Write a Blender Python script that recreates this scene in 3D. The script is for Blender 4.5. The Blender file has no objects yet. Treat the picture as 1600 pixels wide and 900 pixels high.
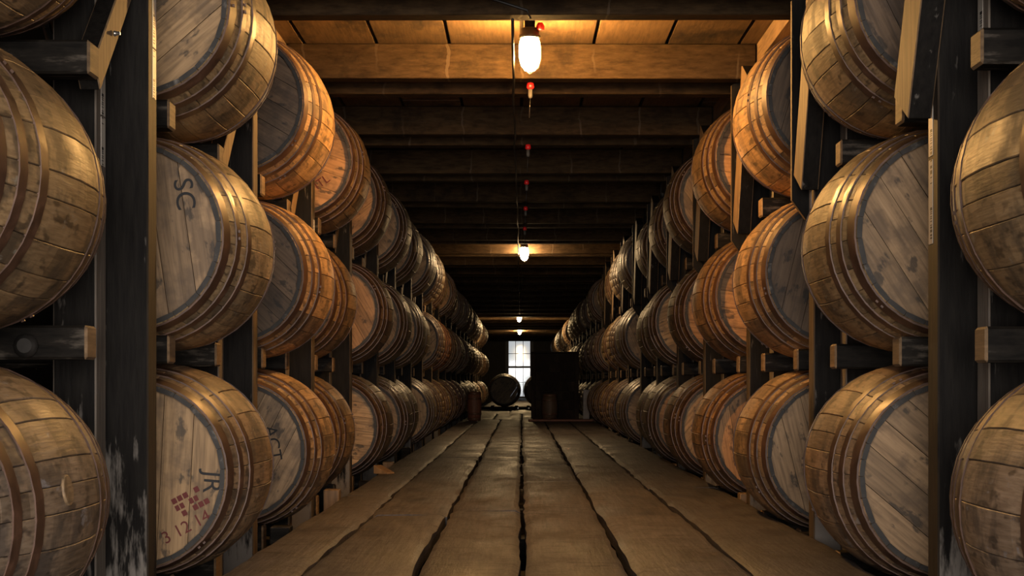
import bpy, bmesh, math, random
from math import pi, sin, cos, sqrt
C = bpy.context.scene
COL = C.collection
R = math.radians
Q = 1.6            # depth of one bay over 1.05 m

# ------------------------------------------------------------------ camera
cam = bpy.data.objects.new('camera', bpy.data.cameras.new('camera'))
COL.objects.link(cam)
cam.location = (0, 0, 0.535)
cam.rotation_euler = (R(90), 0, 0)
cam.data.sensor_width = 36
cam.data.lens = 36.27*Q
cam.data.shift_x = -15 / 1600
cam.data.shift_y = 147 / 1600
cam.data.clip_start = 0.05
C.camera = cam

# ------------------------------------------------------------------ sky, fill light, exposure
world = bpy.data.worlds.new('overcast'); C.world = world
world.use_nodes = True
bg = world.node_tree.nodes['Background']
bg.inputs[0].default_value = (0.93, 0.96, 1.0, 1)
bg.inputs[1].default_value = 0.62
# added fill light behind the camera, standing in for daylight from an assumed doorway
dl = bpy.data.lights.new('rear_fill_light', 'AREA')
dl.shape = 'RECTANGLE'; dl.size = 3.6; dl.size_y = 2.0
dl.energy = 480; dl.color = (1.0, 0.92, 0.85)
do = bpy.data.objects.new('rear_fill_light', dl); COL.objects.link(do)
do.location = (0.2, -2.9, 0.9); do.rotation_euler = (R(90), 0, 0)
LAMP_W = (900, 520, 950, 950)          # radiance of the four lamps, front to back
C.view_settings.view_transform = 'Standard'
C.view_settings.look = 'None'
C.view_settings.gamma = 1
C.view_settings.exposure = 0.0

# ------------------------------------------------------------------ helpers
def tag(o, label=None, cat=None, group=None, kind=None):
    if label: o['label'] = label
    if cat: o['category'] = cat
    if group: o['group'] = group
    if kind: o['kind'] = kind
    return o

def link(name, me, parent=None, loc=(0, 0, 0), rot=(0, 0, 0), color=None):
    o = bpy.data.objects.new(name, me)
    COL.objects.link(o)
    o.location = loc; o.rotation_euler = rot
    if parent: o.parent = parent
    if color: o.color = color
    return o

def empty(name, loc, rot=(0, 0, 0)):
    o = bpy.data.objects.new(name, None); COL.objects.link(o)
    o.empty_display_size = 0.1
    o.location = loc; o.rotation_euler = rot
    return o

class MB:
    """collects faces of ONE piece"""
    def __init__(s): s.v = []; s.f = []; s.m = []; s.s = []; s.r = []
    def add(s, vs, fs, mat=0, smooth=False, rnd=0.0):
        b = len(s.v); s.v += vs
        for f in fs:
            s.f.append(tuple(i + b for i in f)); s.m.append(mat); s.s.append(smooth); s.r.append(rnd)
    def box(s, x0, x1, y0, y1, z0, z1, mat=0):
        s.add([(x0,y0,z0),(x1,y0,z0),(x1,y1,z0),(x0,y1,z0),(x0,y0,z1),(x1,y0,z1),(x1,y1,z1),(x0,y1,z1)],
              [(0,3,2,1),(4,5,6,7),(0,1,5,4),(1,2,6,5),(2,3,7,6),(3,0,4,7)], mat)
    def lathe(s, prof, n=20, mat=0, smooth=True, axis='z', cap=True):
        vs, fs = [], []
        for (r, h) in prof:
            for k in range(n):
                a = 2*pi*k/n
                p = (r*cos(a), r*sin(a), h) if axis == 'z' else (r*cos(a), h, -r*sin(a))
                vs.append(p)
        for i in range(len(prof)-1):
            for k in range(n):
                k2 = (k+1) % n
                fs.append((i*n+k, i*n+k2, (i+1)*n+k2, (i+1)*n+k))
        s.add(vs, fs, mat, smooth)
        if cap:
            b = len(s.v) - len(vs)
            s.f.append(tuple(b+k for k in reversed(range(n)))); s.m.append(mat); s.s.append(False); s.r.append(0)
            t = b+(len(prof)-1)*n
            s.f.append(tuple(t+k for k in range(n))); s.m.append(mat); s.s.append(False); s.r.append(0)
    def tube(s, pts, r, n=6, mat=0):
        from mathutils import Vector
        rings = []
        P = [Vector(p) for p in pts]
        for i, p in enumerate(P):
            d = (P[min(i+1, len(P)-1)] - P[max(i-1, 0)]).normalized()
            u = d.orthogonal().normalized(); w = d.cross(u)
            rings.append([tuple(p + u*r*cos(2*pi*k/n) + w*r*sin(2*pi*k/n)) for k in range(n)])
        vs = [q for ring in rings for q in ring]; fs = []
        for i in range(len(P)-1):
            for k in range(n):
                k2 = (k+1) % n
                fs.append((i*n+k, i*n+k2, (i+1)*n+k2, (i+1)*n+k))
        fs.append(tuple(reversed(range(n)))); t = (len(P)-1)*n; fs.append(tuple(t+k for k in range(n)))
        s.add(vs, fs, mat, True)
    def mesh(s, name, mats, bevel=0):
        me = bpy.data.meshes.new(name)
        me.from_pydata(s.v, [], s.f)
        for m in mats: me.materials.append(m)
        me.polygons.foreach_set('material_index', s.m)
        me.polygons.foreach_set('use_smooth', s.s)
        at = me.attributes.new('rnd', 'FLOAT', 'FACE')
        at.data.foreach_set('value', s.r)
        bm = bmesh.new(); bm.from_mesh(me)
        bmesh.ops.recalc_face_normals(bm, faces=bm.faces)
        if bevel:
            bmesh.ops.bevel(bm, geom=list(bm.edges), offset=bevel, segments=1, affect='EDGES', profile=0.7)
        bm.to_mesh(me); bm.free()
        me.update()
        return me

# ------------------------------------------------------------------ materials
def new_mat(name):
    m = bpy.data.materials.new(name); m.use_nodes = True
    nt = m.node_tree
    for n in list(nt.nodes): nt.nodes.remove(n)
    out = nt.nodes.new('ShaderNodeOutputMaterial')
    bs = nt.nodes.new('ShaderNodeBsdfPrincipled')
    nt.links.new(bs.outputs[0], out.inputs[0])
    return m, nt, bs

class NT:
    def __init__(s, nt): s.nt = nt
    def n(s, t, **kw):
        x = s.nt.nodes.new(t)
        for k, v in kw.items(): setattr(x, k, v)
        return x
    def l(s, a, b): s.nt.links.new(a, b)
    def put(s, sock, v):
        if hasattr(v, 'is_output'): s.l(v, sock)
        else: sock.default_value = v
    def math(s, op, a, b=0.0, c=None, clamp=False):
        x = s.n('ShaderNodeMath', operation=op, use_clamp=clamp)
        s.put(x.inputs[0], a); s.put(x.inputs[1], b)
        if c is not None: s.put(x.inputs[2], c)
        return x.outputs[0]
    def vmath(s, op, a, b):
        x = s.n('ShaderNodeVectorMath', operation=op)
        s.put(x.inputs[0], a); s.put(x.inputs[1], b)
        return x.outputs[0]
    def noise(s, vec, scale, detail=3, rough=0.55, dist=0.0):
        x = s.n('ShaderNodeTexNoise')
        s.l(vec, x.inputs['Vector']); x.inputs['Scale'].default_value = scale
        x.inputs['Detail'].default_value = detail; x.inputs['Roughness'].default_value = rough
        x.inputs['Distortion'].default_value = dist
        return x.outputs[0]
    def ramp(s, v, stops):
        x = s.n('ShaderNodeValToRGB')
        e = x.color_ramp.elements
        while len(e) < len(stops): e.new(0.5)
        for i, (p, c) in enumerate(stops):
            e[i].position = p; e[i].color = (c[0], c[1], c[2], 1) if not isinstance(c, (int, float)) else (c, c, c, 1)
        s.l(v, x.inputs[0])
        return x.outputs[0]
    def mix(s, f, a, b, mode='MIX'):
        x = s.n('ShaderNodeMix', data_type='RGBA', blend_type=mode)
        s.put(x.inputs[0], f)
        s.put(x.inputs[6], a if hasattr(a, 'is_output') else (*a[:3], 1))
        s.put(x.inputs[7], b if hasattr(b, 'is_output') else (*b[:3], 1))
        return x.outputs[2]
    def coords(s, spread=13.0):
        tc = s.n('ShaderNodeTexCoord'); oi = s.n('ShaderNodeObjectInfo')
        at = s.n('ShaderNodeAttribute', attribute_name='rnd')
        rnd = s.math('FRACT', s.math('ADD', oi.outputs['Random'], at.outputs['Fac']))
        cb = s.n('ShaderNodeCombineXYZ')
        s.l(s.math('MULTIPLY', rnd, spread), cb.inputs[0])
        s.l(s.math('MULTIPLY', rnd, spread*1.7), cb.inputs[1])
        s.l(s.math('MULTIPLY', rnd, spread*2.3), cb.inputs[2])
        v = s.vmath('ADD', tc.outputs['Object'], cb.outputs[0])
        return v, rnd, oi, tc
    def bump(s, bs, h, strength=0.3, dist=0.004):
        b = s.n('ShaderNodeBump'); b.inputs['Strength'].default_value = strength
        b.inputs['Distance'].default_value = dist
        s.l(h, b.inputs['Height']); s.l(b.outputs[0], bs.inputs['Normal'])

def mat_stave():
    m, nt, bs = new_mat('oak_stave'); t = NT(nt)
    v, rnd, oi, tc = t.coords()
    grain = t.noise(t.vmath('MULTIPLY', v, (1, 0.06, 1)), 130, 3)
    sy = t.n('ShaderNodeSeparateXYZ'); t.l(tc.outputs['Object'], sy.inputs[0])
    sec = t.math('FLOOR', t.math('MULTIPLY', t.math('ADD', sy.outputs[1], 0.05), 9.3))
    cv = t.n('ShaderNodeCombineXYZ'); t.l(t.math('MULTIPLY', rnd, 91.7), cv.inputs[0]); t.l(sec, cv.inputs[1])
    wn = t.n('ShaderNodeTexWhiteNoise', noise_dimensions='2D'); t.l(cv.outputs[0], wn.inputs[0])
    base = t.ramp(grain, [(0.25, (0.20, 0.125, 0.065)), (0.55, (0.36, 0.235, 0.125)), (0.8, (0.44, 0.30, 0.17))])
    wpw = t.math('POWER', wn.outputs[0], 0.6)
    k = t.math('ADD', t.math('MULTIPLY', rnd, 0.42), t.math('ADD', t.math('MULTIPLY', wpw, 0.58), 0.42))
    c = t.mix(1.0, base, k, 'MULTIPLY')
    blot = t.noise(v, 7, 4, 0.6)
    c = t.mix(t.ramp(blot, [(0.49, 0), (0.60, 0.72)]), c, (0.085, 0.062, 0.043))
    spk = t.noise(t.vmath('MULTIPLY', v, (1, 0.35, 1)), 38, 2)
    c = t.mix(t.ramp(spk, [(0.56, 0), (0.66, 0.7)]), c, (0.05, 0.033, 0.022))
    drip = t.noise(t.vmath('MULTIPLY', v, (1, 0.5, 1)), 17, 4, 0.7)
    c = t.mix(t.ramp(drip, [(0.63, 0), (0.69, 0.55)]), c, (0.42, 0.39, 0.34))
    c = t.mix(1.0, c, oi.outputs['Color'], 'MULTIPLY')
    t.l(c, bs.inputs['Base Color'])
    t.l(t.ramp(blot, [(0.3, 0.44), (0.7, 0.68)]), bs.inputs['Roughness'])
    t.bump(bs, t.math('ADD', grain, t.math('MULTIPLY', blot, 0.6)), 0.35, 0.003)
    return m

def mat_head():
    m, nt, bs = new_mat('oak_head'); t = NT(nt)
    v, rnd, oi, tc = t.coords()
    grain = t.noise(t.vmath('MULTIPLY', v, (1, 1, 0.07)), 90, 3)
    base = t.ramp(grain, [(0.3, (0.20, 0.135, 0.075)), (0.55, (0.36, 0.25, 0.145)), (0.75, (0.44, 0.315, 0.19))])
    c = t.mix(1.0, base, t.math('ADD', t.math('MULTIPLY', rnd, 0.45), 0.72), 'MULTIPLY')
    blot = t.noise(v, 9, 4, 0.62)
    c = t.mix(t.ramp(blot, [(0.48, 0), (0.62, 0.6)]), c, (0.10, 0.070, 0.047))
    spk = t.noise(t.vmath('MULTIPLY', v, (1, 1, 0.5)), 26, 4)
    c = t.mix(t.ramp(spk, [(0.60, 0), (0.66, 0.75)]), c, (0.03, 0.025, 0.02))
    c = t.mix(1.0, c, oi.outputs['Color'], 'MULTIPLY')
    t.l(c, bs.inputs['Base Color']); bs.inputs['Roughness'].default_value = 0.62
    t.bump(bs, t.math('ADD', grain, blot), 0.3, 0.003)
    return m

def mat_chime():
    m, nt, bs = new_mat('blackened_chime'); t = NT(nt)
    v, rnd, oi, tc = t.coords()
    n = t.noise(v, 26, 4, 0.65)
    c = t.ramp(n, [(0.35, (0.010, 0.008, 0.006)), (0.60, (0.026, 0.020, 0.016)), (0.78, (0.17, 0.15, 0.13))])
    t.l(c, bs.inputs['Base Color']); bs.inputs['Roughness'].default_value = 0.6
    return m

def mat_hoop():
    m, nt, bs = new_mat('rusty_hoop'); t = NT(nt)
    v, rnd, oi, tc = t.coords()
    n = t.noise(v, 22, 4, 0.6)
    c = t.ramp(n, [(0.3, (0.055, 0.028, 0.018)), (0.55, (0.10, 0.050, 0.030)), (0.78, (0.17, 0.085, 0.050))])
    c = t.mix(1.0, c, oi.outputs['Color'], 'MULTIPLY')
    t.l(c, bs.inputs['Base Color'])
    bs.inputs['Metallic'].default_value = 0.15
    t.l(t.ramp(n, [(0.3, 0.34), (0.7, 0.55)]), bs.inputs['Roughness'])
    t.bump(bs, n, 0.2, 0.002)
    return m

def mat_black_timber():
    m, nt, bs = new_mat('black_painted_timber'); t = NT(nt)
    v, rnd, oi, tc = t.coords()
    n = t.noise(t.vmath('MULTIPLY', v, (1, 1, 0.25)), 16, 5, 0.65)
    n2 = t.noise(t.vmath('MULTIPLY', v, (1, 1, 0.12)), 70, 3, 0.6)
    base = t.ramp(n2, [(0.3, (0.005, 0.004, 0.0035)), (0.7, (0.013, 0.011, 0.009))])
    geo = t.n('ShaderNodeNewGeometry'); sp = t.n('ShaderNodeSeparateXYZ'); t.l(geo.outputs['Position'], sp.inputs[0])
    # paint is worn off in flakes, mostly knocked off near the floor
    low = t.math('MULTIPLY', t.math('SUBTRACT', 0.55, sp.outputs[2], clamp=True), 0.34)
    f = t.ramp(t.math('ADD', t.math('ADD', t.math('MULTIPLY', n, 0.7), t.math('MULTIPLY', n2, 0.3)), low), [(0.60, 0), (0.69, 0.8)])
    c = t.mix(f, base, (0.23, 0.205, 0.18))
    t.l(c, bs.inputs['Base Color']); bs.inputs['Roughness'].default_value = 0.7; bs.inputs['Specular IOR Level'].default_value = 0.15
    t.bump(bs, t.math('ADD', n2, f), 0.35, 0.004)
    return m

def mat_charred_rail():
    m, nt, bs = new_mat('weathered_dark_rail'); t = NT(nt)
    v, rnd, oi, tc = t.coords()
    n = t.noise(t.vmath('MULTIPLY', v, (0.3, 1, 1)), 18, 5, 0.65)
    n2 = t.noise(t.vmath('MULTIPLY', v, (0.08, 1, 1)), 60, 3)
    c = t.ramp(t.math('ADD', t.math('MULTIPLY', n, 0.7), t.math('MULTIPLY', n2, 0.3)),
               [(0.42, (0.006, 0.005, 0.004)), (0.54, (0.017, 0.014, 0.011)), (0.66, (0.13, 0.108, 0.086))])
    t.l(c, bs.inputs['Base Color']); bs.inputs['Roughness'].default_value = 0.7; bs.inputs['Specular IOR Level'].default_value = 0.12
    t.bump(bs, t.math('ADD', n, n2), 0.4, 0.005)
    return m

def wood(name, dark, mid, light, rough=0.65, axis=2, scale=1.0, stain=(0.05, 0.035, 0.022), stain_amt=0.5, tint=True):
    m, nt, bs = new_mat(name); t = NT(nt)
    v, rnd, oi, tc = t.coords()
    st = [1, 1, 1]; st[axis] = 0.08
    g = t.noise(t.vmath('MULTIPLY', v, tuple(st)), 75*scale, 4, 0.6)
    c = t.ramp(g, [(0.28, dark), (0.55, mid), (0.8, light)])
    c = t.mix(1.0, c, t.math('ADD', t.math('MULTIPLY', rnd, 0.4), 0.8), 'MULTIPLY')
    st2 = [1, 1, 1]; st2[axis] = 0.4
    b = t.noise(t.vmath('MULTIPLY', v, tuple(st2)), 6*scale, 5, 0.65)
    c = t.mix(t.ramp(b, [(0.5, 0), (0.72, stain_amt)]), c, stain)
    if tint: c = t.mix(1.0, c, oi.outputs['Color'], 'MULTIPLY')
    t.l(c, bs.inputs['Base Color']); bs.inputs['Roughness'].default_value = rough
    t.bump(bs, t.math('ADD', g, b), 0.3, 0.004)
    return m

def mat_floor():
    m, nt, bs = new_mat('worn_floor_oak'); t = NT(nt)
    v, rnd, oi, tc = t.coords()
    g = t.noise(t.vmath('MULTIPLY', v, (1, 0.05, 1)), 60, 4, 0.65)
    b = t.noise(t.vmath('MULTIPLY', v, (1, 0.45, 1)), 4, 6, 0.7)
    scr = t.noise(t.vmath('MULTIPLY', v, (0.35, 1, 1)), 22, 4, 0.72)
    fine = t.noise(v, 90, 3, 0.7)
    c = t.ramp(t.math('ADD', t.math('ADD', t.math('MULTIPLY', g, 0.3), t.math('MULTIPLY', b, 0.45)), t.math('MULTIPLY', fine, 0.25)),
               [(0.40, (0.050, 0.042, 0.040)), (0.50, (0.108, 0.093, 0.089)), (0.60, (0.168, 0.149, 0.143))])
    c = t.mix(1.0, c, t.math('ADD', t.math('MULTIPLY', rnd, 0.35), 0.8), 'MULTIPLY')
    c = t.mix(t.ramp(scr, [(0.55, 0), (0.64, 0.75)]), c, (0.04, 0.030, 0.023))
    c = t.mix(t.ramp(b, [(0.53, 0), (0.64, 0.6)]), c, (0.055, 0.043, 0.034))
    t.l(c, bs.inputs['Base Color'])
    t.l(t.ramp(b, [(0.35, 0.46), (0.6, 0.72)]), bs.inputs['Roughness'])
    bs.inputs['Specular IOR Level'].default_value = 0.35
    t.bump(bs, t.math('ADD', t.math('ADD', g, b), t.math('ADD', scr, fine)), 0.55, 0.005)
    return m

def mat_joist(name='ceiling_joist_oak'):
    m, nt, bs = new_mat(name); t = NT(nt)
    v, rnd, oi, tc = t.coords()
    g = t.noise(t.vmath('MULTIPLY', v, (0.25, 1, 1)), 55, 4, 0.6)
    b = t.noise(v, 4.5, 5, 0.7)
    c = t.ramp(g, [(0.3, (0.024, 0.0140, 0.0066)), (0.55, (0.045, 0.027, 0.0125)), (0.8, (0.068, 0.042, 0.019))])
    c = t.mix(t.ramp(b, [(0.5, 0), (0.68, 0.7)]), c, (0.010, 0.007, 0.005))
    # pale drip streaks under the gaps of the boards above
    s = t.n('ShaderNodeSeparateXYZ'); t.l(tc.outputs['Object'], s.inputs[0])
    w = t.noise(v, 8, 3)
    xx = t.math('ADD', s.outputs[0], t.math('MULTIPLY', t.math('SUBTRACT', w, 0.5), 0.06))
    fr = t.math('ABSOLUTE', t.math('SUBTRACT', t.math('FRACT', t.math('DIVIDE', t.math('ADD', xx, 0.163), 0.325)), 0.5))
    line = t.math('LESS_THAN', fr, 0.016)
    keep = t.ramp(t.noise(v, 2.2, 1), [(0.46, 0), (0.54, 0.7)])
    c = t.mix(t.math('MULTIPLY', line, keep), c, (0.085, 0.060, 0.038))
    t.l(c, bs.inputs['Base Color']); bs.inputs['Roughness'].default_value = 0.8; bs.inputs['Specular IOR Level'].default_value = 0.08
    t.bump(bs, t.math('ADD', g, b), 0.3, 0.004)
    return m

def mat_label():
    m, nt, bs = new_mat('barcode_paper'); t = NT(nt)
    tc = t.n('ShaderNodeTexCoord'); s = t.n('ShaderNodeSeparateXYZ'); t.l(tc.outputs['Object'], s.inputs[0])
    wn = t.n('ShaderNodeTexWhiteNoise', noise_dimensions='1D')
    t.l(t.math('FLOOR', t.math('MULTIPLY', s.outputs[2], 420)), wn.inputs['W'])
    bars = t.math('GREATER_THAN', wn.outputs[0], 0.45)
    blk = t.math('GREATER_THAN', t.math('FRACT', t.math('ADD', t.math('MULTIPLY', s.outputs[2], 7.2), 0.1)), 0.42)
    inner = t.math('LESS_THAN', t.math('ABSOLUTE', t.math('ADD', s.outputs[1], 0.006)), 0.010)
    f = t.math('MULTIPLY', t.math('MULTIPLY', bars, blk), inner)
    c = t.mix(f, (0.60, 0.55, 0.48), (0.03, 0.03, 0.03))
    t.l(c, bs.inputs['Base Color']); bs.inputs['Roughness'].default_value = 0.45
    return m

def plain(name, col, rough=0.5, metal=0.0, noise=0.0):
    m, nt, bs = new_mat(name); t = NT(nt)
    v, rnd, oi, tc = t.coords()
    n = t.noise(v, 20, 4, 0.6)
    k = t.ramp(n, [(0.3, 1-noise), (0.7, 1+noise*0.5)])
    t.l(t.mix(1.0, col, k, 'MULTIPLY'), bs.inputs['Base Color'])
    bs.inputs['Roughness'].default_value = rough; bs.inputs['Metallic'].default_value = metal
    return m

def emit(name, col, k):
    m, nt, bs = new_mat(name)
    bs.inputs['Base Color'].default_value = (0.8, 0.8, 0.8, 1)
    bs.inputs['Emission Color'].default_value = (*col, 1)
    bs.inputs['Emission Strength'].default_value = k
    return m

M_STAVE, M_HEAD, M_CHIME, M_HOOP = mat_stave(), mat_head(), mat_chime(), mat_hoop()
M_BLACK, M_RAIL = mat_black_timber(), mat_charred_rail()
M_BROWN = wood('raw_brown_timber', (0.12, 0.075, 0.04), (0.22, 0.14, 0.075), (0.30, 0.20, 0.115))
M_BROWNX = wood('raw_brown_timber_across', (0.12, 0.075, 0.04), (0.22, 0.14, 0.075), (0.30, 0.20, 0.115), axis=1)
M_PALE = wood('weathered_grey_timber', (0.12, 0.10, 0.085), (0.22, 0.185, 0.15), (0.33, 0.28, 0.23))
M_WORN = wood('worn_post_face', (0.05, 0.035, 0.022), (0.12, 0.08, 0.045), (0.20, 0.14, 0.085), stain=(0.014, 0.011, 0.009), stain_amt=1.6)
M_FLOOR, M_JOIST = mat_floor(), mat_joist()
M_CBOARD = wood('ceiling_board_oak', (0.075, 0.043, 0.017), (0.130, 0.077, 0.033), (0.180, 0.110, 0.050), axis=1, stain=(0.012, 0.008, 0.005), stain_amt=1.2)
M_DARKW = wood('dark_wall_boards', (0.02, 0.015, 0.011), (0.04, 0.031, 0.023), (0.06, 0.047, 0.035))
M_CRATE = wood('dark_stained_boards', (0.006, 0.0035, 0.0025), (0.011, 0.0065, 0.0045), (0.018, 0.010, 0.007))
M_CRATE.node_tree.nodes['Principled BSDF'].inputs['Specular IOR Level'].default_value = 0.1
M_RED = wood('red_brown_oak', (0.10, 0.035, 0.02), (0.16, 0.06, 0.034), (0.21, 0.085, 0.05))
M_GROUND = plain('dark_earth', (0.02, 0.017, 0.014), 0.9, 0, 0.4)
M_LABEL = mat_label()
M_INK = plain('black_ink', (0.012, 0.011, 0.012), 0.7)
M_REDINK = plain('dark_red_ink', (0.13, 0.018, 0.014), 0.7)
M_IRON = plain('dark_iron', (0.06, 0.055, 0.05), 0.4, 0.7, 0.3)
M_STEEL = plain('bright_steel', (0.55, 0.52, 0.47), 0.28, 0.9, 0.2)
M_BLKPL = plain('black_rubber', (0.02, 0.018, 0.016), 0.5)
M_REDPL = plain('red_plastic', (0.75, 0.02, 0.02), 0.35)
M_GREYPL = plain('grey_plastic', (0.09, 0.08, 0.065), 0.6)
M_GREYB = plain('grey_painted_board', (0.26, 0.25, 0.26), 0.6, 0, 0.2)
M_FRAME = plain('window_paint', (0.10, 0.095, 0.09), 0.5, 0, 0.2)

# ------------------------------------------------------------------ large structure
LEN = 34.7*Q                                                # far wall
floor = MB(); floor.box(-3.6, 3.6, -3.1, LEN+0.2, -0.30, -0.17)
floor = link('floor', floor.mesh('floor', [M_GROUND])); tag(floor, kind='structure')
for side, x0, x1 in (('left', -3.7, -3.6), ('right', 3.6, 3.7)):
    w = MB(); w.box(x0, x1, -3.1, LEN+0.2, -0.30, 2.25)
    tag(link('wall_'+side, w.mesh('wall', [M_DARKW])), kind='structure')
ceil = MB(); ceil.box(-3.7, 3.7, -3.1, LEN+0.2, 2.09, 2.25)
ceil = link('ceiling', ceil.mesh('ceiling', [M_DARKW])); tag(ceil, kind='structure')
# unseen wall behind the camera, its assumed doorway widened for the fill light
w = MB(); w.box(-3.6, -1.65, -3.1, -3.0, -0.17, 2.09); w.box(2.05, 3.6, -3.1, -3.0, -0.17, 2.09)
w.box(-1.65, 2.05, -3.1, -3.0, 2.02, 2.09)
tag(link('wall_front', w.mesh('wall', [M_DARKW])), kind='structure')
# far wall around the window
WX, WW, Z0, Z1 = -0.075, 0.82, 0.0, 1.965
wall_far = MB()
wall_far.box(-3.6, WX-WW/2, LEN, LEN+0.15, -0.17, 2.09); wall_far.box(WX+WW/2, 3.6, LEN, LEN+0.15, -0.17, 2.09)
wall_far.box(WX-WW/2, WX+WW/2, LEN, LEN+0.15, -0.17, Z0); wall_far.box(WX-WW/2, WX+WW/2, LEN, LEN+0.15, Z1, 2.09)
tag(link('wall_back', wall_far.mesh('wall', [M_DARKW])), kind='structure')
win = MB()
for a, b in ((WX-WW/2-0.06, WX-WW/2+0.03), (WX+WW/2-0.03, WX+WW/2+0.06)): win.box(a, b, LEN-0.03, LEN+0.05, Z0-0.05, Z1+0.05)
win.box(WX-WW/2+0.03, WX+WW/2-0.03, LEN-0.03, LEN+0.05, Z1-0.02, Z1+0.05)
win.box(WX-WW/2+0.03, WX+WW/2-0.03, LEN-0.06, LEN+0.05, Z0-0.05, Z0+0.02)
win = link('window_1', win.mesh('window_frame', [M_FRAME])); tag(win, kind='structure')
gm, nt, bs = new_mat('old_window_glass')
nt.nodes.remove(bs)
tr = nt.nodes.new('ShaderNodeBsdfTransparent'); tr.inputs[0].default_value = (0.93, 0.95, 0.95, 1)
gl = nt.nodes.new('ShaderNodeBsdfGlossy'); gl.inputs['Roughness'].default_value = 0.05
mx = nt.nodes.new('ShaderNodeMixShader'); mx.inputs[0].default_value = 0.06
nt.links.new(tr.outputs[0], mx.inputs[1]); nt.links.new(gl.outputs[0], mx.inputs[2])
nt.links.new(mx.outputs[0], [n for n in nt.nodes if n.type == 'OUTPUT_MATERIAL'][0].inputs[0])
mid = 1.04
for (za, zb, yo) in ((Z0+0.02, mid, 0.0), (mid, Z1-0.02, 0.03)):
    s = MB(); xa, xb = WX-WW/2+0.03, WX+WW/2-0.03
    ya, yb = LEN-0.02+yo, LEN+0.005+yo
    s.box(xa, xb, ya, yb, za, za+0.035); s.box(xa, xb, ya, yb, zb-0.035, zb)
    s.box(xa, xa+0.02, ya, yb, za, zb); s.box(xb-0.02, xb, ya, yb, za, zb)
    for q in (1, 2): s.box(xa+(xb-xa)*q/3-0.009, xa+(xb-xa)*q/3+0.009, ya, yb, za+0.035, zb-0.035)
    zm = (za+zb)/2; s.box(xa+0.02, xb-0.02, ya, yb, zm-0.009, zm+0.009)
    sash = link('sash', s.mesh('sash', [M_FRAME]), win)
    for i in range(3):
        for j in range(2):
            p = MB(); pa = xa+(xb-xa)*i/3; pz = za+(zb-za)*j/2
            p.box(pa+0.009, pa+(xb-xa)/3-0.009, ya+0.01, ya+0.013, pz+0.009, pz+(zb-za)/2-0.009)
            link('pane', p.mesh('pane', [gm]), sash)

# floor planks: six wide worn runs, butt-jointed
rng = random.Random(5)
def plank(x0, x1, y0, y1, mat=M_FLOOR, z=0.0, th=0.055, jit=0.009, name='plank'):
    ny = max(2, int((y1-y0)/0.16)); nx = 4
    cx, cy = (x0+x1)/2, (y0+y1)/2
    us = [0, 0.07, 0.5, 0.93, 1]
    top, fs = [], []
    eL = eR = 0.0
    tilt = rng.uniform(-0.004, 0.004)
    for j in range(ny+1):
        y = y0+(y1-y0)*j/ny
        eL = 0.6*eL+rng.uniform(-jit, jit)*0.7; eR = 0.6*eR+rng.uniform(-jit, jit)*0.7
        end = 0.006 if j in (0, ny) else 0
        for i, u in enumerate(us):
            x = x0+eL+(x1+eR-x0-eL)*u
            zz = z+(-0.009 if i in (0, 4) else 0)+rng.uniform(-0.0016, 0.0016)-end+tilt*(u-0.5)+rng.uniform(-1, 0)*(0.008 if i in (0, 4) and rng.random() < 0.2 else 0)
            top.append((x-cx, y-cy, zz))
    for j in range(ny):
        for i in range(nx):
            a = j*(nx+1)+i; fs.append((a, a+1, a+nx+2, a+nx+1))
    mb = MB(); mb.add(top, fs, 0, True)
    def side(idx, idn):
        vs = []
        for k in idx:
            vs.append(top[k]); vs.append((top[k][0], top[k][1], z-th))
        mb.add(vs, [(2*q, 2*q+1, 2*q+3, 2*q+2) for q in range(len(idx)-1)], 0, False)
    side([j*(nx+1) for j in range(ny+1)], 0); side([j*(nx+1)+nx for j in range(ny+1)], 0)
    side(list(range(nx+1)), 0); side([ny*(nx+1)+i for i in range(nx+1)], 0)
    me = mb.mesh(name, [mat])
    return link(name, me, floor, (cx, cy, 0))
seams = [-0.84, -0.615, -0.30, 0.0, 0.315, 0.645, 1.01]
gapw = [0, 0.006, 0.010, 0.009, 0.011, 0.008, 0]
joints = [[Q*v for v in row] for row in [[-1.0, 2.1, 4.9, 8.2, 11.4, 14.9], [-1.0, 1.2, 4.2, 7.4, 10.6, 14.9], [-1.0, 4.33, 7.1, 10.9, 14.9],
          [-1.0, 1.5, 5.64, 6.74, 9.8, 14.9], [-1.0, 2.4, 6.2, 9.0, 12.2, 14.9], [-1.0, 1.8, 5.3, 8.6, 12.0, 14.9]]]
for c in range(6):
    for a, b in zip(joints[c][:-1], joints[c][1:]):
        plank(seams[c]+gapw[c], seams[c+1]-gapw[c+1], a+0.004, b-0.004)
for c, (a, b) in enumerate(((-0.84, -0.42), (-0.41, 0.0), (0.01, 0.42), (0.43, 1.0))):
    plank(a+0.006, b-0.006, 14.92*Q, 17.6*Q)
y = 17.62*Q
while y < LEN-0.3:
    y2 = min(y+4.2, LEN-0.05)
    for a, b in ((-0.84, -0.22), (-0.21, 0.38), (0.39, 1.0)): plank(a, b, y, y2-0.01, jit=0.003)
    y = y2
yy = -0.8
while yy < LEN-0.2:
    s = MB(); s.box(-0.82, 0.99, yy, yy+0.10, -0.17, -0.055)
    link('sleeper', s.mesh('sleeper', [M_RAIL]), floor); yy += 1.4
# reddish board lying across in front of the crate
rb = MB(); rb.box(0.09, 1.0, 13.95*Q, 14.2*Q, 0.002, 0.03)
tag(link('red_floor_board', rb.mesh('board', [M_RED], 0.004)), 'red-brown board lying across the walkway before the dark crate', 'board')

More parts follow.
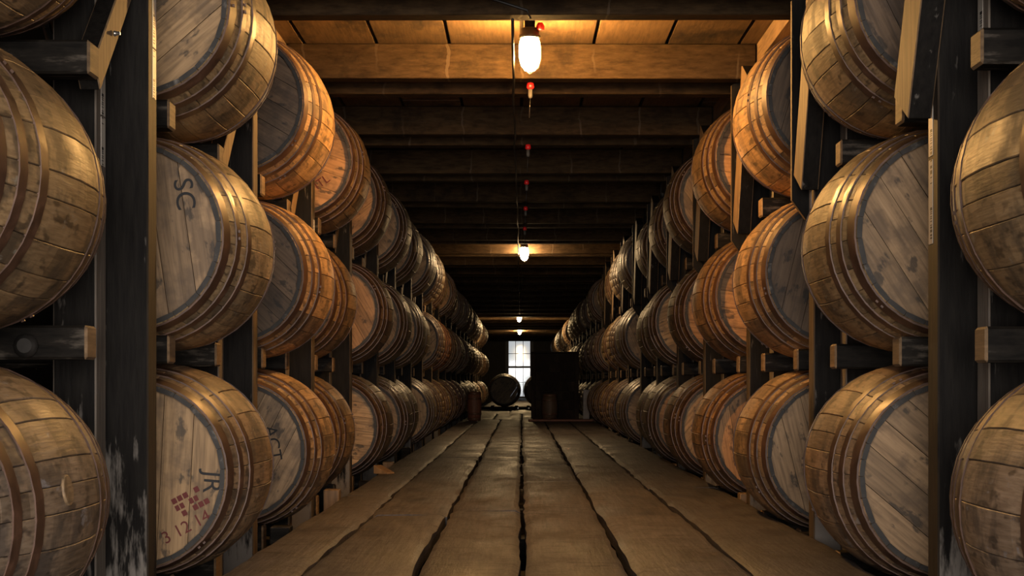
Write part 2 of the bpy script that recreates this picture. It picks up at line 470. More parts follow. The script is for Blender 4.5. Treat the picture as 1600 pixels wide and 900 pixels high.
# ceiling boards and joists
for i in range(-5, 5):
    x0 = i*0.325; ys = -1.0
    while ys < LEN-0.1:
        ye = min(ys+rng.uniform(2.6, 4.4), LEN)
        b = MB(); b.box(-0.154, 0.154, -(ye-ys)/2+0.004, (ye-ys)/2-0.004, 0, 0.03)
        link('ceiling_board', b.mesh('ceiling_board', [M_CBOARD]), ceil, (x0+0.1625, (ys+ye)/2, 2.05+rng.uniform(0, 0.006)))
        ys = ye
jm = MB(); jm.box(-1.05, 1.05, -0.05, 0.05, -0.0775, 0.0775); jm = jm.mesh('joist', [M_JOIST], 0.004)
S = 1.05*Q
JA = [3.85*Q+S*k for k in range(-3, 30)]; JB = [4.65*Q+S*k for k in range(-3, 29)]
for y in JA+JB:
    if y < LEN-0.1:
        link('joist', jm, ceil, (rng.uniform(-0.006, 0.006), y, 1.895+0.0775), (0, rng.uniform(-0.003, 0.003), 0))
for sx in (-1, 1):
    p = MB(); p.box(min(sx*1.055, sx*1.17), max(sx*1.055, sx*1.17), -2.0, LEN-0.02, 1.962, 2.05)
    link('top_plate', p.mesh('top_plate', [M_BROWNX]), ceil)

# ------------------------------------------------------------------ racks
def posts_mesh(w, d, h, front, side):
    mb = MB(); mb.box(0, w, -d, 0, 0, h)
    me = mb.mesh('post', [front, side], 0.004)
    for p in me.polygons:
        p.material_index = 1 if abs(p.normal.x) > 0.5 else 0
    return me
POST_H = 2.05+0.17
ME_POST = posts_mesh(0.125, 0.063*Q, POST_H, M_BLACK, M_WORN)
ME_STUD = posts_mesh(0.11, 0.062*Q, POST_H, M_BLACK, M_PALE)
def rail_mesh(w, d, h):
    mb = MB(); mb.box(0, w, -d/2, d/2, -h, 0)
    me = mb.mesh('rail', [M_RAIL, M_BROWNX], 0.006)
    for p in me.polygons: p.material_index = 1 if abs(p.normal.x) > 0.5 else 0
    return me
ME_RAIL = rail_mesh(1.1, 0.09, 0.08); ME_RAILB = rail_mesh(1.1, 0.09, 0.12)
def label_strip(parent, x, y, z0, z1, sx):
    mb = MB(); h = z1-z0; mb.box(-0.0008, 0.0008, -0.021, 0.021, -h/2, h/2)
    link('barcode_label', mb.mesh('barcode_label', [M_LABEL]), parent, (x, y, (z0+z1)/2))

def slanted(y0, z0, y1, z1, w, x0, x1, name, parent, mats):
    dy, dz = y1-y0, z1-z0; L = sqrt(dy*dy+dz*dz); ny, nz = -dz/L*w/2, dy/L*w/2
    vs = []
    for x in (x0, x1):
        vs += [(x, y0+ny, z0+nz), (x, y0-ny, z0-nz), (x, y1-ny, z1-nz), (x, y1+ny, z1+nz)]
    mb = MB(); mb.add(vs, [(0, 1, 2, 3), (4, 7, 6, 5), (0, 4, 5, 1), (1, 5, 6, 2), (2, 6, 7, 3), (3, 7, 4, 0)])
    me = mb.mesh(name, mats, 0.003)
    for p in me.polygons: p.material_index = 1 if abs(p.normal.x) > 0.5 else 0
    return link(name, me, parent)

SIDE = {
    -1: dict(st=2.77*Q, X=1.115, tiers=(0.267, 0.955, 1.625), px=0.972, sx_=1.07, bays=range(-1, 22), n='left-side', boff=0.455*Q),
     1: dict(st=2.60*Q, X=1.19, tiers=(0.272, 0.945, 1.605), px=1.018, sx_=1.10, bays=range(-1, 28), n='right-side', boff=0.485*Q),
}
RB, RE, HL = 0.325, 0.272, 0.435
def prof(y): return RB-(RB-RE)*(y/HL)**2

racks = {}
for sg, D in SIDE.items():
    rack = empty('barrel_rack', (sg*1.5, 2.7, -0.17))
    tag(rack, 'long three-tier black timber barrel rack along the %s of the aisle' % ('left' if sg < 0 else 'right'), 'rack', 'timber racks along the aisle')
    racks[sg] = rack
    off = (-sg*1.5, -2.7, 0.17)
    def put(name, me, x, y, z, mirror=False):
        o = link(name, me, rack, (x+off[0], y+off[1], z+off[2]))
        if sg < 0: o.scale = (-1, 1, 1)
        return o
    nst = len(D['bays'])
    for k in range(-1, nst-1):
        st = D['st']+S*k
        j = rng.uniform(-0.008, 0.008)
        post = put('post', ME_POST, sg*(D['px']+j), st, -0.17)
        if k == 0: post.color = (0.24, 0.235, 0.23, 1)
        stud = put('stud', ME_STUD, sg*(D['sx_']+j), st-0.095*Q, -0.17)
        for ti, zc in enumerate(D['tiers']):
            rm = ME_RAILB if ti == 0 else ME_RAIL
            # front rail of this bay, rear rail of the bay before
            zf = zr = zc-prof(HL-0.05)-0.0035
            b0 = D['boff']-HL
            put('rail', rm, sg*(0.995 if sg < 0 else 1.03)+rng.uniform(-0.01, 0.01), st+b0+0.005, zf)
            put('rail', rm, sg*1.02+rng.uniform(-0.01, 0.01), st-S+D['boff']+HL-0.005, zr)
            if ti == 0:
                s = MB(); s.box(0, 1.0, st+b0+0.05-0.05, st+b0+0.05+0.05, 0, zf-0.12+0.17)
        # braces
        if k < 10:
            if sg < 0:
                slanted(st-0.30*Q+off[1], 1.27+off[2], st-0.075*Q+off[1], 1.60+off[2], 0.085, sg*1.065+off[0], sg*1.015+off[0], 'brace', rack, [M_BLACK, M_BROWN])
            else:
                slanted(st+(0.03 if k == 0 else -0.08)+off[1], 1.23+off[2], st-(0.31 if k == 0 else 0.375)+off[1], 1.885+off[2], 0.17, sg*0.962+off[0], sg*1.022+off[0], 'brace', rack, [M_BLACK, M_BROWN])
                if k > 0:
                    g = MB(); zb = 1.15
                    x0, x1 = 0.957, 1.10
                    g.add([(x0, 0.004, zb+0.03), (x0+0.05, 0.004, zb-0.04), (x1, 0.004, zb-0.04), (x1, 0.004, 1.955), (x0, 0.004, 1.89),
                           (x0, 0.034, zb+0.03), (x0+0.05, 0.034, zb-0.04), (x1, 0.034, zb-0.04), (x1, 0.034, 1.955), (x0, 0.034, 1.89)],
                          [(0,1,2,3,4), (9,8,7,6,5), (0,5,6,1), (1,6,7,2), (2,7,8,3), (3,8,9,4), (4,9,5,0)])
                    me = g.mesh('hanger_board', [M_BLACK, M_BROWN], 0.002)
                    for p in me.polygons: p.material_index = 1 if abs(p.normal.y) < 0.5 else 0
                    link('hanger_board', me, rack, (off[0], st+off[1], off[2]))
        # paper labels on the aisle faces
        if 0 <= k < 6:
            xf = sg*(D['px']-0.0015); 
            W = 0.125
            def lab(p_obj, px_, y_, za, zb):
                mb = MB(); h = zb-za; mb.box(-0.0006, 0.0006, -0.020, 0.020, -h/2, h/2)
                o = link('barcode_label', mb.mesh('barcode_label', [M_LABEL]), p_obj, (-0.0009, y_, (za+zb)/2+0.17))
            if sg < 0 and k == 0:
                lab(post, 0, -0.033, 1.29, 1.42); lab(post, 0, -0.033, 1.425, 1.63); lab(stud, 0, -0.033, 1.09, 1.215); lab(stud, 0, -0.033, 1.22, 1.36)
            elif sg > 0 and k == 0:
                lab(post, 0, -0.033, 1.10, 1.26); lab(post, 0, -0.033, 0.88, 1.09); lab(stud, 0, -0.033, 1.36, 1.52)
            else:
                a = rng.uniform(0.85, 1.05)
                lab(post, 0, -0.033, a, a+0.25)

# ------------------------------------------------------------------ barrels
def stave_mesh(deg, ny=8, name='stave'):
    a = R(deg); d = 0.006
    ths = [-a/2+0.002, -a/2+0.002+d, 0, a/2-0.002-d, a/2-0.002]
    mb = MB(); ys = [-HL, -HL+0.012]+[-HL+0.012+(2*HL-0.024)*i/(ny-2) for i in range(1, ny-2)]+[HL-0.012, HL]
    out, inn = [], []
    for y in ys:
        for i, t in enumerate(ths):
            r = prof(y)-(0.0022 if i in (0, 4) else 0)-(0.005 if abs(y) >= HL-1e-6 else 0)
            out.append((r*sin(t), y, r*cos(t)))
        for t in (ths[0], ths[-1]):
            r = prof(y)-0.018
            inn.append((r*sin(t), y, r*cos(t)))
    n = len(ys)
    fo = [(j*5+i, j*5+i+1, (j+1)*5+i+1, (j+1)*5+i) for j in range(n-1) for i in range(4)]
    mb.add(out, fo, 0, True)
    mb.add(inn, [(2*j, 2*j+2, 2*j+3, 2*j+1) for j in range(n-1)], 0, False)
    for q, side in ((0, 0), (4, 1)):
        vs = []
        for j in range(n): vs += [out[j*5+q], inn[2*j+side]]
        mb.add(vs, [(2*j, 2*j+1, 2*j+3, 2*j+2) for j in range(n-1)], 0, False)
    for j in (0, n-1):
        vs = out[j*5:j*5+5]+[inn[2*j+1], inn[2*j]]
        mb.add(vs, [tuple(range(7))], 1, False)
    # outward faces of each patch: set by hand through recalc on the welded piece
    me = bpy.data.meshes.new(name); me.from_pydata(mb.v, [], mb.f)
    for m in (M_STAVE, M_CHIME): me.materials.append(m)
    me.polygons.foreach_set('material_index', mb.m); me.polygons.foreach_set('use_smooth', mb.s)
    at = me.attributes.new('rnd', 'FLOAT', 'FACE')
    bm = bmesh.new(); bm.from_mesh(me)
    bmesh.ops.remove_doubles(bm, verts=bm.verts, dist=1e-6)
    bmesh.ops.recalc_face_normals(bm, faces=bm.faces)
    for e in bm.edges:
        if len(e.link_faces) == 2 and e.calc_face_angle(0) > 0.7: e.smooth = False
    bm.to_mesh(me); bm.free()
    return me
WID = {10: stave_mesh(10), 13: stave_mesh(13), 16: stave_mesh(16)}
def stave_layout(r):
    w = [10]*6+[13]*12+[16]*9; r.shuffle(w)
    a = r.uniform(0, 360); out = []
    for x in w: out.append((x, a+x/2)); a += x
    return out

HOOPS = [(-HL+0.003, 0.046), (-HL+0.098, 0.034), (-HL+0.190, 0.038)]
def hoop_faces(mb, y0, w, seg=40, mat=0, sgn=1):
    ths = [2*pi*k/seg for k in range(seg)]
    rows = [(y0+0.001, -0.003), (y0+0.001, 0.0022), (y0+w, 0.0022), (y0+w, -0.003)]
    vs = []
    for (y, dr) in rows:
        for t in ths:
            r = prof(y)+dr; vs.append((r*sin(t), y*sgn, r*cos(t)))
    fs = []
    for j in range(3):
        for k in range(seg):
            k2 = (k+1) % seg; fs.append((j*seg+k, j*seg+k2, (j+1)*seg+k2, (j+1)*seg+k))
    mb.add(vs, fs, mat, True)
def hoop_mesh(y0, w):
    mb = MB(); hoop_faces(mb, y0, w)
    # lapped joint with two rivets
    for t in (0.03, 0.10):
        r = prof(y0+w/2)+0.004
        cx, cz = r*sin(t), r*cos(t)
        mb.box(cx-0.004, cx+0.004, y0+w/2-0.004, y0+w/2+0.004, cz-0.004, cz+0.002)
    me = bpy.data.meshes.new('hoop'); me.from_pydata(mb.v, [], mb.f); me.materials.append(M_HOOP)
    me.polygons.foreach_set('use_smooth', mb.s); me.attributes.new('rnd', 'FLOAT', 'FACE')
    bm = bmesh.new(); bm.from_mesh(me); bmesh.ops.recalc_face_normals(bm, faces=bm.faces)
    for f in bm.faces:      # ring outer face must look outwards
        pass
    for e in bm.edges:
        if len(e.link_faces) == 2 and e.calc_face_angle(0) > 0.7: e.smooth = False
    bm.to_mesh(me); bm.free()
    return me
ME_HOOP = [hoop_mesh(*h) for h in HOOPS]

RH = RE-0.0178
YH = -HL+0.026
cuts = [-RH, -0.172, -0.085, -0.005, 0.078, 0.165, RH]
def head_board(i, y=YH):
    x0, x1 = cuts[i]+0.0009, cuts[i+1]-0.0009
    def arc(xa, xb, s): return [(xa+(xb-xa)*k/5, s*sqrt(max(0, RH*RH-(xa+(xb-xa)*k/5)**2))) for k in range(6)]
    p = arc(x0, x1, 1)+arc(x1, x0, -1)
    q = []
    for a in p:
        if not q or abs(a[0]-q[-1][0])+abs(a[1]-q[-1][1]) > 1e-4: q.append(a)
    n = len(q)
    e = 0.0012*((i*37) % 3-1)
    vs = [(a, y+e, b) for a, b in q]+[(a, y+0.02, b) for a, b in q]
    fs = [tuple(range(n)), tuple(reversed(range(n, 2*n)))]+[(k, (k+1) % n, (k+1) % n+n, k+n) for k in range(n)]
    mb = MB(); mb.add(vs, fs); return mb.mesh('head_board', [M_HEAD])
ME_BOARD = [head_board(i) for i in range(6)]
mb = MB(); mb.lathe([(RH, -0.01), (RH, 0.01)], 40, 0, False, 'y'); ME_HEAD = mb.mesh('head', [M_HEAD])

def body_mesh(ny=6, hoops=False, heads=False, seed=1):
    r = random.Random(seed); mb = MB()
    ys = [-HL, -HL+0.012]+[-HL+0.012+(2*HL-0.024)*i/(ny-2) for i in range(1, ny-2)]+[HL-0.012, HL]
    n = len(ys)
    for (w, a) in stave_layout(r):
        a0, a1 = R(a-w/2)+0.002, R(a+w/2)-0.002
        ths = [a0, a0+0.006, a1-0.006, a1]; rd = r.random()
        vs = []
        for y in ys:
            for i, t in enumerate(ths):
                rr = prof(y)-(0.0025 if i in (0, 3) else 0)-(0.005 if abs(y) >= HL-1e-6 else 0)
                vs.append((rr*sin(t), y, rr*cos(t)))
        mb.add(vs, [(j*4+i, j*4+i+1, (j+1)*4+i+1, (j+1)*4+i) for j in range(n-1) for i in range(3)], 0, True, rd)
        for y, s in ((-HL, 1), (HL, -1)):
            rr = prof(y)-0.005; ri = prof(y)-0.018
            q = [(rr*sin(a0), y, rr*cos(a0)), (rr*sin(a1), y, rr*cos(a1)), (ri*sin(a1), y, ri*cos(a1)), (ri*sin(a0), y, ri*cos(a0))]
            y2 = y+s*0.028
            q += [(ri*sin(a1), y2, ri*cos(a1)), (ri*sin(a0), y2, ri*cos(a0))]
            mb.add(q, [(0, 1, 2, 3), (3, 2, 4, 5)], 1, False)
    if hoops:
        for (y0, w) in HOOPS:
            hoop_faces(mb, y0, w, 32, 2, 1); hoop_faces(mb, y0, w, 32, 2, -1)
    if heads:
        for i in range(6):
            x0, x1 = cuts[i]+0.001, cuts[i+1]-0.001
            xs = [x0+(x1-x0)*k/4 for k in range(5)]
            for y in (YH, -YH):
                vs = [(x, y, sqrt(max(0, RH*RH-x*x))) for x in xs]+[(x, y, -sqrt(max(0, RH*RH-x*x))) for x in reversed(xs)]
                mb.add(vs, [tuple(range(10))], 3, False, r.random())
    me = bpy.data.meshes.new('barrel_body'); me.from_pydata(mb.v, [], mb.f)
    for m in (M_STAVE, M_CHIME, M_HOOP, M_HEAD): me.materials.append(m)
    me.polygons.foreach_set('material_index', mb.m); me.polygons.foreach_set('use_smooth', mb.s)
    at = me.attributes.new('rnd', 'FLOAT', 'FACE'); at.data.foreach_set('value', mb.r)
    return me
BODY = [body_mesh(8, seed=i) for i in range(3)]
FULL = [body_mesh(6, True, True, seed=20+i) for i in range(4)]

ORD = 'first second third fourth fifth sixth seventh eighth ninth tenth eleventh twelfth thirteenth fourteenth fifteenth sixteenth seventeenth eighteenth nineteenth twentieth twenty-first twenty-second twenty-third twenty-fourth twenty-fifth twenty-sixth twenty-seventh twenty-eighth twenty-ninth'.split()
TIER = ['bottom', 'middle', 'top']
TAN, SLATE, ORANGE, GREY, PALE = (1.12, 1, .82), (0.42, 0.37, 0.35), (1.2, 0.90, 0.62), (0.95, 0.86, 0.76), (1.35, 1.22, 1.02)
HWORD = {TAN: 'tan', SLATE: 'dark slate', ORANGE: 'orange tan', GREY: 'grey brown', PALE: 'pale tan'}
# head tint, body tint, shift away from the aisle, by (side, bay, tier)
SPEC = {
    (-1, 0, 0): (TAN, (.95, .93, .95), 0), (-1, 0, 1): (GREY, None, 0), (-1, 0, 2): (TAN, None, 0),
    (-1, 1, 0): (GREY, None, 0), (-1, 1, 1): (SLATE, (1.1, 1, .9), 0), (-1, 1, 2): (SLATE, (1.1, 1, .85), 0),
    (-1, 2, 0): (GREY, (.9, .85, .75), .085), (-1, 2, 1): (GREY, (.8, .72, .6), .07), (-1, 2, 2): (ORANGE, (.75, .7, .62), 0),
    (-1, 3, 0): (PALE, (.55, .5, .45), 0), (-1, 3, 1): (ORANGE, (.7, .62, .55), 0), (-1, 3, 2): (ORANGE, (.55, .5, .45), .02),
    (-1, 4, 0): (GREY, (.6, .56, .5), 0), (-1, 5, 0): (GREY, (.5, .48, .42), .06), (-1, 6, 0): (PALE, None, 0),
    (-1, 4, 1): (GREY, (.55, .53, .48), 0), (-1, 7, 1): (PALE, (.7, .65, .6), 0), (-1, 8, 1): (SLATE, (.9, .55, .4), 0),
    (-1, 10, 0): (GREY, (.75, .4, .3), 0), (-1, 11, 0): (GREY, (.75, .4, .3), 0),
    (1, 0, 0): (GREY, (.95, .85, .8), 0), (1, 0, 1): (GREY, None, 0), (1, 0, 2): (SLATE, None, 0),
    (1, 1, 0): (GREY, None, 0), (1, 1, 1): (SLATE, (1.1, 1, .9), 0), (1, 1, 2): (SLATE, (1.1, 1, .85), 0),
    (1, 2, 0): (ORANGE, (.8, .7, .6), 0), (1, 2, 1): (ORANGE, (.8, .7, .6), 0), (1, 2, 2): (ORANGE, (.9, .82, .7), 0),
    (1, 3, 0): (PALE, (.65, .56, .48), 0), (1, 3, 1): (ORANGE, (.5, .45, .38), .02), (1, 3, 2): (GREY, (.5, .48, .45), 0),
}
NEAR, MIDB = 7, 13
barrels = {}
SPEC.update({(-1, -1, t): (TAN, None, .135) for t in range(3)}); SPEC.update({(1, -1, t): (GREY, None, .05) for t in range(3)})
SPEC[(-1, -1, 0)] = (TAN, (.84, .92, 1.15), .135); SPEC[(1, -1, 0)] = (GREY, (.84, .90, 1.12), .05); SPEC[(1, 0, 0)] = (GREY, (.92, .88, .92), 0)
for sg, D in SIDE.items():
    for bay in D['bays']:
        for ti, zc in enumerate(D['tiers']):
            r = random.Random((sg+2)*1000+bay*10+ti)
            hc, bc, dx = SPEC.get((sg, bay, ti), (None, None, 0))
            if hc is None: hc = r.choice([TAN, GREY, GREY, SLATE, ORANGE])
            if bc is None:
                g = r.uniform(0.78, 1.05); bc = (g*r.uniform(0.97, 1.05), g, g*r.uniform(0.9, 1.0))
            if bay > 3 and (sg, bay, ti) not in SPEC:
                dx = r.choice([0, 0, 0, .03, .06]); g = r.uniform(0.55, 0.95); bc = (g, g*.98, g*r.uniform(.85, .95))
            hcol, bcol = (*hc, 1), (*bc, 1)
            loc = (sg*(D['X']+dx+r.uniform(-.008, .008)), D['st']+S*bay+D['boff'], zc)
            rz = R(r.uniform(-1.0, 1.0))
            ordw = ORD[bay+1]
            where = '%s from front, %s tier, %s rack' % (ordw, TIER[ti], D['n'])
            if bay < NEAR:
                b = empty('oak_barrel', loc, (0, 0, rz))
                for (w, a) in stave_layout(r):
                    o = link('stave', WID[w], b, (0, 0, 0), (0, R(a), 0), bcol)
                    k = 1+r.uniform(-0.0035, 0.0035); o.scale = (k, 1, k)
                for e in (0, 1):
                    for hm in ME_HOOP:
                        link('hoop', hm, b, (0, 0, 0), (0, r.uniform(0, 6.28), pi*e), (1, 1, 1, 1))
                ha = r.uniform(-1.5, 1.5)
                if (sg, bay, ti) == (-1, 0, 0): ha = 0.05
                if (sg, bay, ti) == (-1, 0, 2): ha = 0.85
                for i in range(6):
                    o = link('head_board', ME_BOARD[i], b, (0, 0, 0), (0, ha, 0), hcol)
                link('head', ME_HEAD, b, (0, HL-0.035, 0), (0, 0, 0), hcol)
                lab = 'oak barrel with %s head, %s' % (HWORD[hc], where)
                barrels[(sg, bay, ti)] = b
            elif bay < MIDB:
                b = empty('oak_barrel', loc, (0, 0, rz))
                a = r.uniform(0, 6.28)
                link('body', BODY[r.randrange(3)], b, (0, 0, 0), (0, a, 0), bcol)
                for e in (0, 1):
                    for hm in ME_HOOP: link('hoop', hm, b, (0, 0, 0), (0, r.uniform(0, 6.28), pi*e), (1, 1, 1, 1))
                ha = r.uniform(-1.5, 1.5)
                for i in range(6): link('head_board', ME_BOARD[i], b, (0, 0, 0), (0, ha, 0), hcol)
                link('head', ME_HEAD, b, (0, HL-0.035, 0), (0, 0, 0), hcol)
                lab = 'oak barrel with %s head, %s' % (HWORD[hc], where)
            else:
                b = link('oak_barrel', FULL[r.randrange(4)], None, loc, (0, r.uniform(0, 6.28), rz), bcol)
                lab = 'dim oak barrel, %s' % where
            tag(b, lab, 'barrel', 'barrels on the %s tier of the %s rack' % (TIER[ti], D['n']))

# stencilled writing on the heads
def writing(bkey, txt, size, x, z, rot, mat, name='stencil_lettering'):
    b = barrels[bkey]
    cu = bpy.data.curves.new('t', 'FONT'); cu.body = txt; cu.size = size; cu.align_x = 'CENTER'; cu.align_y = 'CENTER'; cu.extrude = 0.0003
    o = bpy.data.objects.new('t', cu); COL.objects.link(o)
    dg = bpy.context.evaluated_depsgraph_get()
    me = bpy.data.meshes.new_from_object(o.evaluated_get(dg)); bpy.data.objects.remove(o)
    me.materials.clear(); me.materials.append(mat); me.attributes.new('rnd', 'FLOAT', 'FACE')
    link(name, me, b, (x, YH-0.0022, z), (R(90), R(rot), 0))
writing((-1, 0, 0), 'JR', 0.075, 0.225, -0.02, 95, M_INK)
writing((-1, 0, 0), '3 12 14', 0.050, 0.152, -0.150, -28, M_REDINK)
writing((-1, 0, 1), 'SC', 0.08, 0.155, 0.12, 82, M_INK)
writing((-1, 1, 2), '00', 0.095, 0.11, 0.10, 55, M_INK)
writing((-1, 1, 0), 'ACT', 0.07, 0.14, 0.03, 80, M_INK)
writing((-1, 2, 2), '83 ITL', 0.06, 0.09, -0.13, -35, M_REDINK)
writing((1, 2, 1), '10', 0.10, -0.11, 0.06, -80, M_INK)
# red rubber-stamp block above the date
st = MB()
for i, (a, b_) in enumerate(((0, .09), (0, .075), (0.01, .10))):
    for q in range(5):
        if (i+q) % 4 != 3: st.box(a+(b_-a)*q/5, a+(b_-a)*(q+.8)/5, -0.0004, 0.0004, -0.022*i, -0.022*i+0.016)
o = link('red_stamp', st.mesh('stamp', [M_REDINK]), barrels[(-1, 0, 0)], (0.115, YH-0.0022, -0.085), (0, R(-28), 0))
# bung plug on the front bottom barrel
bu = MB(); bu.lathe([(0.033, -0.006), (0.033, -0.0005), (0.030, 0.0012)], 20, 0)
link('bung', bu.mesh('bung', [M_STAVE]), barrels[(-1, -1, 0)], (RB*cos(R(8)), -0.07, RB*sin(R(8))), (0, R(82), 0), (0.9, 0.9, 0.88, 1))

# ------------------------------------------------------------------ lamps and their cable
JOIST_B = 1.895
def lamp(x, y, z, k, col, label, sc=1.0):
    t = empty('caged_lamp', (x, y, z)); t.scale = (sc, sc, sc)
    m = MB(); m.lathe([(0.045, 0.008), (0.045, 0.0), (0.022, -0.006), (0.022, -0.045)], 16, 0); link('mount', m.mesh('mount', [M_IRON]), t)
    tag(t, label, 'lamp', 'caged lamps along the aisle')
    h = link('lamp_head', None, t, (0, 0, -0.045))
    m = MB(); m.lathe([(0.030, 0), (0.040, -0.005), (0.040, -0.028), (0.045, -0.03), (0.045, -0.042), (0.036, -0.044)], 20, 0)
    link('socket', m.mesh('socket', [M_IRON]), h)
    j = MB(); j.lathe([(0.034, -0.044), (0.041, -0.055), (0.044, -0.09), (0.043, -0.125), (0.036, -0.155), (0.022, -0.175), (0.004, -0.182)], 24, 0)
    link('glass_jar', j.mesh('glass_jar', [emit('lit_lamp_glass', col, k)]), h)
    for q in range(4):
        a = q*pi/2+0.4
        m = MB(); m.tube([(0.040*cos(a), 0.040*sin(a), -0.04), (0.050*cos(a), 0.050*sin(a), -0.075), (0.050*cos(a), 0.050*sin(a), -0.125), (0.040*cos(a), 0.040*sin(a), -0.162), (0.0, 0.0, -0.192)], 0.0014, 5)
        link('guard_wire', m.mesh('guard_wire', [M_IRON]), h)
    m = MB(); m.lathe([(0.0, -0.001), (0.016, 0.0), (0.018, 0.016), (0.010, 0.03)], 10)
    link('red_cap', m.mesh('red_cap', [M_REDPL]), h, (0.044, -0.02, -0.012))
    return t
lamp(0.034, 4.30*Q, 2.055, LAMP_W[0], (1.0, 0.52, 0.15), 'big glowing caged lamp in front, hung before the lit joist', 1.0)
lamp(0.028, 10.87*Q, 2.04, LAMP_W[1], (1.0, 0.66, 0.32), 'second caged lamp down the aisle, glowing under the ceiling')
lamp(-0.05, 21.9*Q, 2.04, LAMP_W[2], (1.0, 0.68, 0.32), 'small far caged lamp, the upper of the two above the window')
lamp(-0.05, 27.68*Q, 2.04, LAMP_W[3], (1.0, 0.70, 0.35), 'small farthest caged lamp just over the window top')
cb = MB(); pts = []
yy = 3.0
for i, y in enumerate(JA):
    if y < 3.8*Q or y > 20*Q: continue
    pts += [(-0.035+0.008*sin(i), y, JOIST_B-0.008), (-0.035, y+0.4*Q, JOIST_B-0.03), (-0.035, y+0.8*Q, JOIST_B-0.008)]
cb.tube(pts, 0.006, 6)
tag(link('power_cable', cb.mesh('power_cable', [M_BLKPL])), 'black power cable running under the joists between the lamps', 'cable')
c2 = MB(); c2.tube([(-0.35, 3.85*Q-.055, 2.0), (-0.15, 3.85*Q-.056, 1.965), (0.02, 3.85*Q-.056, 1.91), (0.033, 3.85*Q-.03, 1.885)], 0.005, 6)
tag(link('lamp_lead', c2.mesh('lamp_lead', [M_BLKPL])), 'thin wire slanting across the front joist to the big lamp', 'cable')
drops = []
for i, y in enumerate([Q*v for v in (4.70, 5.92, 6.97, 8.02, 9.07)]):
    t = empty('lamp_holder', (0.04-0.003*i, y, JOIST_B-0.004)); t.scale = (0.75, 0.75, 0.75)
    m = MB(); m.lathe([(0.006, 0.012), (0.020, 0.008), (0.024, -0.018), (0.016, -0.030)], 8, 0)
    link('red_cap', m.mesh('red_cap', [M_REDPL]), t)
    m = MB(); m.lathe([(0.013, -0.03), (0.014, -0.07), (0.010, -0.085)], 10, 0); link('socket', m.mesh('socket', [M_GREYPL]), t)
    m = MB(); m.tube([(0, 0, -0.08), (-0.004, 0, -0.14), (-0.006, 0.01, -0.20)], 0.0025, 5); link('loose_wire', m.mesh('loose_wire', [M_BLKPL]), t)
    tag(t, 'unlit lamp holder with a red cap, %s beyond the big lamp' % ORD[i], 'lamp holder', 'empty lamp holders with red caps')

# ------------------------------------------------------------------ things at the far end
def keg(name, x, y, h, r0, r1, bmat, label):
    t = empty(name, (x, y, 0.0))
    m = MB(); m.lathe([(r0, 0), (r0+(r1-r0)*.75, h*.25), (r1, h*.5), (r0+(r1-r0)*.75, h*.75), (r0, h), (r0-0.018, h), (r0-0.018, h-0.02)], 24, 0)
    link('keg_body', m.mesh('keg_body', [bmat]), t)
    for f in (0.06, 0.24, 0.76, 0.94):
        rr = r0+(r1-r0)*(1-(2*f-1)**2)+0.003
        m = MB(); m.lathe([(rr-0.004, h*f-0.014), (rr, h*f-0.012), (rr, h*f+0.012), (rr-0.004, h*f+0.014)], 24, 0, True, 'z', False)
        link('hoop', m.mesh('hoop', [M_HOOP]), t)
    return tag(t, label, 'keg', 'upright kegs on the walkway')
keg('small_keg', 0.39, 14.35*Q, 0.37, 0.092, 0.115, wood('keg_oak', (0.05, 0.03, 0.018), (0.09, 0.055, 0.032), (0.12, 0.075, 0.045)), 'small upright keg standing before the tall dark crate')
keg('small_keg', -0.655, 14.3*Q, 0.40, 0.085, 0.10, M_RED, 'slim red-brown keg standing upright at the foot of the rack')

# tall dark crate
cr = empty('tall_crate', (0.47, 14.4*Q+.5, 0.0))
W, Hh, Dd = 0.66, 0.95, 0.6
m = MB(); m.box(-W/2+.02, W/2-.02, -Dd/2+.02, Dd/2-.02, 0.02, Hh-.02); link('crate_core', m.mesh('crate_core', [M_CRATE]), cr)
for i in range(7):
    z = 0.01+i*(Hh-.02)/7
    for yy in (-Dd/2, Dd/2-.02):
        m = MB(); m.box(-W/2, W/2, yy, yy+.02, z+.004, z+(Hh-.02)/7-.004); link('crate_board', m.mesh('crate_board', [M_CRATE]), cr)
    for xx in (-W/2, W/2-.02):
        m = MB(); m.box(xx, xx+.02, -Dd/2+.02, Dd/2-.02, z+.004, z+(Hh-.02)/7-.004); link('crate_board', m.mesh('crate_board', [M_CRATE]), cr)
m = MB(); m.box(-W/2-.01, W/2+.01, -Dd/2-.01, Dd/2+.01, Hh-.01, Hh+.012); link('crate_lid', m.mesh('crate_lid', [M_CRATE], .004), cr)
for xx in (-W/2-.006, W/2-.054):
    m = MB(); m.box(xx, xx+.06, -Dd/2-.018, -Dd/2, 0, Hh-.01); link('corner_batten', m.mesh('corner_batten', [M_CRATE], .003), cr)
tag(cr, 'tall dark wooden crate standing on the walkway by the window', 'crate')

# dark barrels lying at the far end on a low skid
def floor_barrel(x, y, z, label, r=1.0):
    b = link('oak_barrel', FULL[1], None, (x, y, z), (0, 0.6, 0), (0.35, 0.34, 0.28, 1)); b.scale = (r, 1, r)
    return tag(b, label, 'barrel', 'loose barrels at the window end')
floor_barrel(-0.335, 20.2*Q, 0.375, 'dark barrel lying head-on on a low skid below the window')
floor_barrel(0.36, 20.2*Q, 0.375, 'dark barrel lying on the skid, half behind the tall crate')
sk = empty('low_skid', (-0.1, 20.2*Q, 0))
for yy in (-0.32, 0.32):
    m = MB(); m.box(-0.72, 0.86, yy-.05, yy+.05, 0.0, 0.052); link('runner', m.mesh('runner', [M_CRATE], .004), sk)
for xx in (-0.5, -0.03, 0.2, 0.70):
    m = MB(); m.box(xx, xx+.06, -.36, .36, 0.05, 0.078); link('cradle', m.mesh('cradle', [M_CRATE], .004), sk)
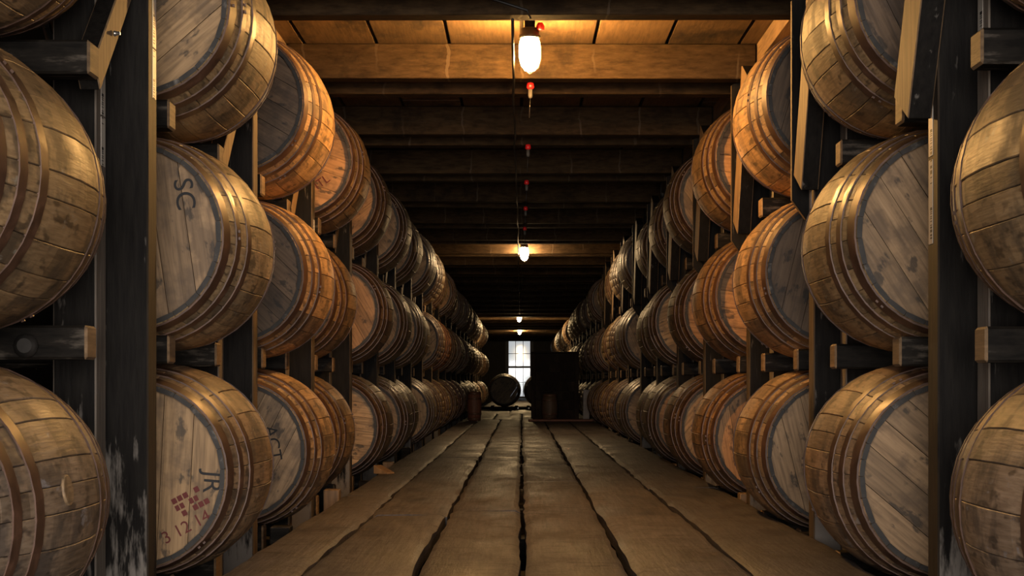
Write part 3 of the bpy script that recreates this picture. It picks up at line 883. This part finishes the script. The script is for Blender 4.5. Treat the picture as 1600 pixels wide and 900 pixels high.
for xx in (0.03, 0.24):
    m = MB(); m.lathe([(0.018, 0), (0.02, -0.02), (0.01, -0.028)], 10, 0, True, 'y'); link('bolt', m.mesh('bolt', [M_STEEL]), sk, (xx, -0.37, 0.03))
tag(sk, 'low dark wooden skid under the barrels by the window', 'skid')
m = MB(); m.box(-0.045, 0.045, -0.008, 0.008, 0, 0.43)
tag(link('grey_board', m.mesh('grey_board', [M_GREYB], .002), None, (0.885, 22.6, 0), (R(-2), 0, R(-25))), 'small grey board standing on edge beside the tall crate', 'board')

# ------------------------------------------------------------------ small things along the rack feet
def block(name, x, y, z, sx, sy, sz, mat, label, cat='block', rot=(0, 0, 0)):
    m = MB(); m.box(-sx/2, sx/2, -sy/2, sy/2, 0, sz)
    return tag(link(name, m.mesh(name, [mat], .004), None, (x, y, z), rot), label, cat)
wd = MB(); wd.add([(-.05, -.035, 0), (.05, -.035, 0), (.05, .035, 0), (-.05, .035, 0), (-.05, -.035, .05), (-.05, .035, .05), (.05, -.035, .008), (.05, .035, .008)],
                  [(0, 3, 2, 1), (4, 6, 7, 5), (0, 1, 6, 4), (1, 2, 7, 6), (2, 3, 5, 7), (3, 0, 4, 5)])
tag(link('wooden_wedge', wd.mesh('wedge', [M_BROWN], .002), None, (-0.80, 6.0*Q, 0.002), (0, 0, R(-35)), (1.9, 1.6, 1.2, 1)), 'fresh orange wooden wedge lying on the walkway edge by the rack', 'wedge')
for sg, X in ((-1, 0.985), (1, 1.12)):
    for k in range(0, 6):
        s_ = SIDE[sg]; y = s_['st']+S*k+0.16
        nm = ORD[k]
        block('chock_block', sg*(X-0.075), y-0.02, -0.17, 0.075, 0.09, 0.13+0.03*((k*7) % 3), M_BROWN if (k+sg) % 2 else M_RAIL,
              'wooden chock block at the foot of the %s rack post, %s from the front' % (s_['n'], nm), 'block')
# bolts on the front timbers of the left rack
for (x, y, z, r_, n) in ((-1.157, 3.855, 0.62, 0.022, 'y'), (-1.012, 4.432-0.336, 1.40, 0.0055, 'x')):
    m = MB(); m.lathe([(r_*1.3, 0), (r_*1.3, -0.004), (r_, -0.006), (r_*.8, -0.016)], 12, 0, True, 'y')
    link('bolt', m.mesh('bolt', [M_IRON if n == 'y' else M_STEEL]), racks[-1], (x+1.5, y-2.7, z+.17), (0, 0, 0 if n == 'y' else R(90)))
print('objects', len(bpy.data.objects))
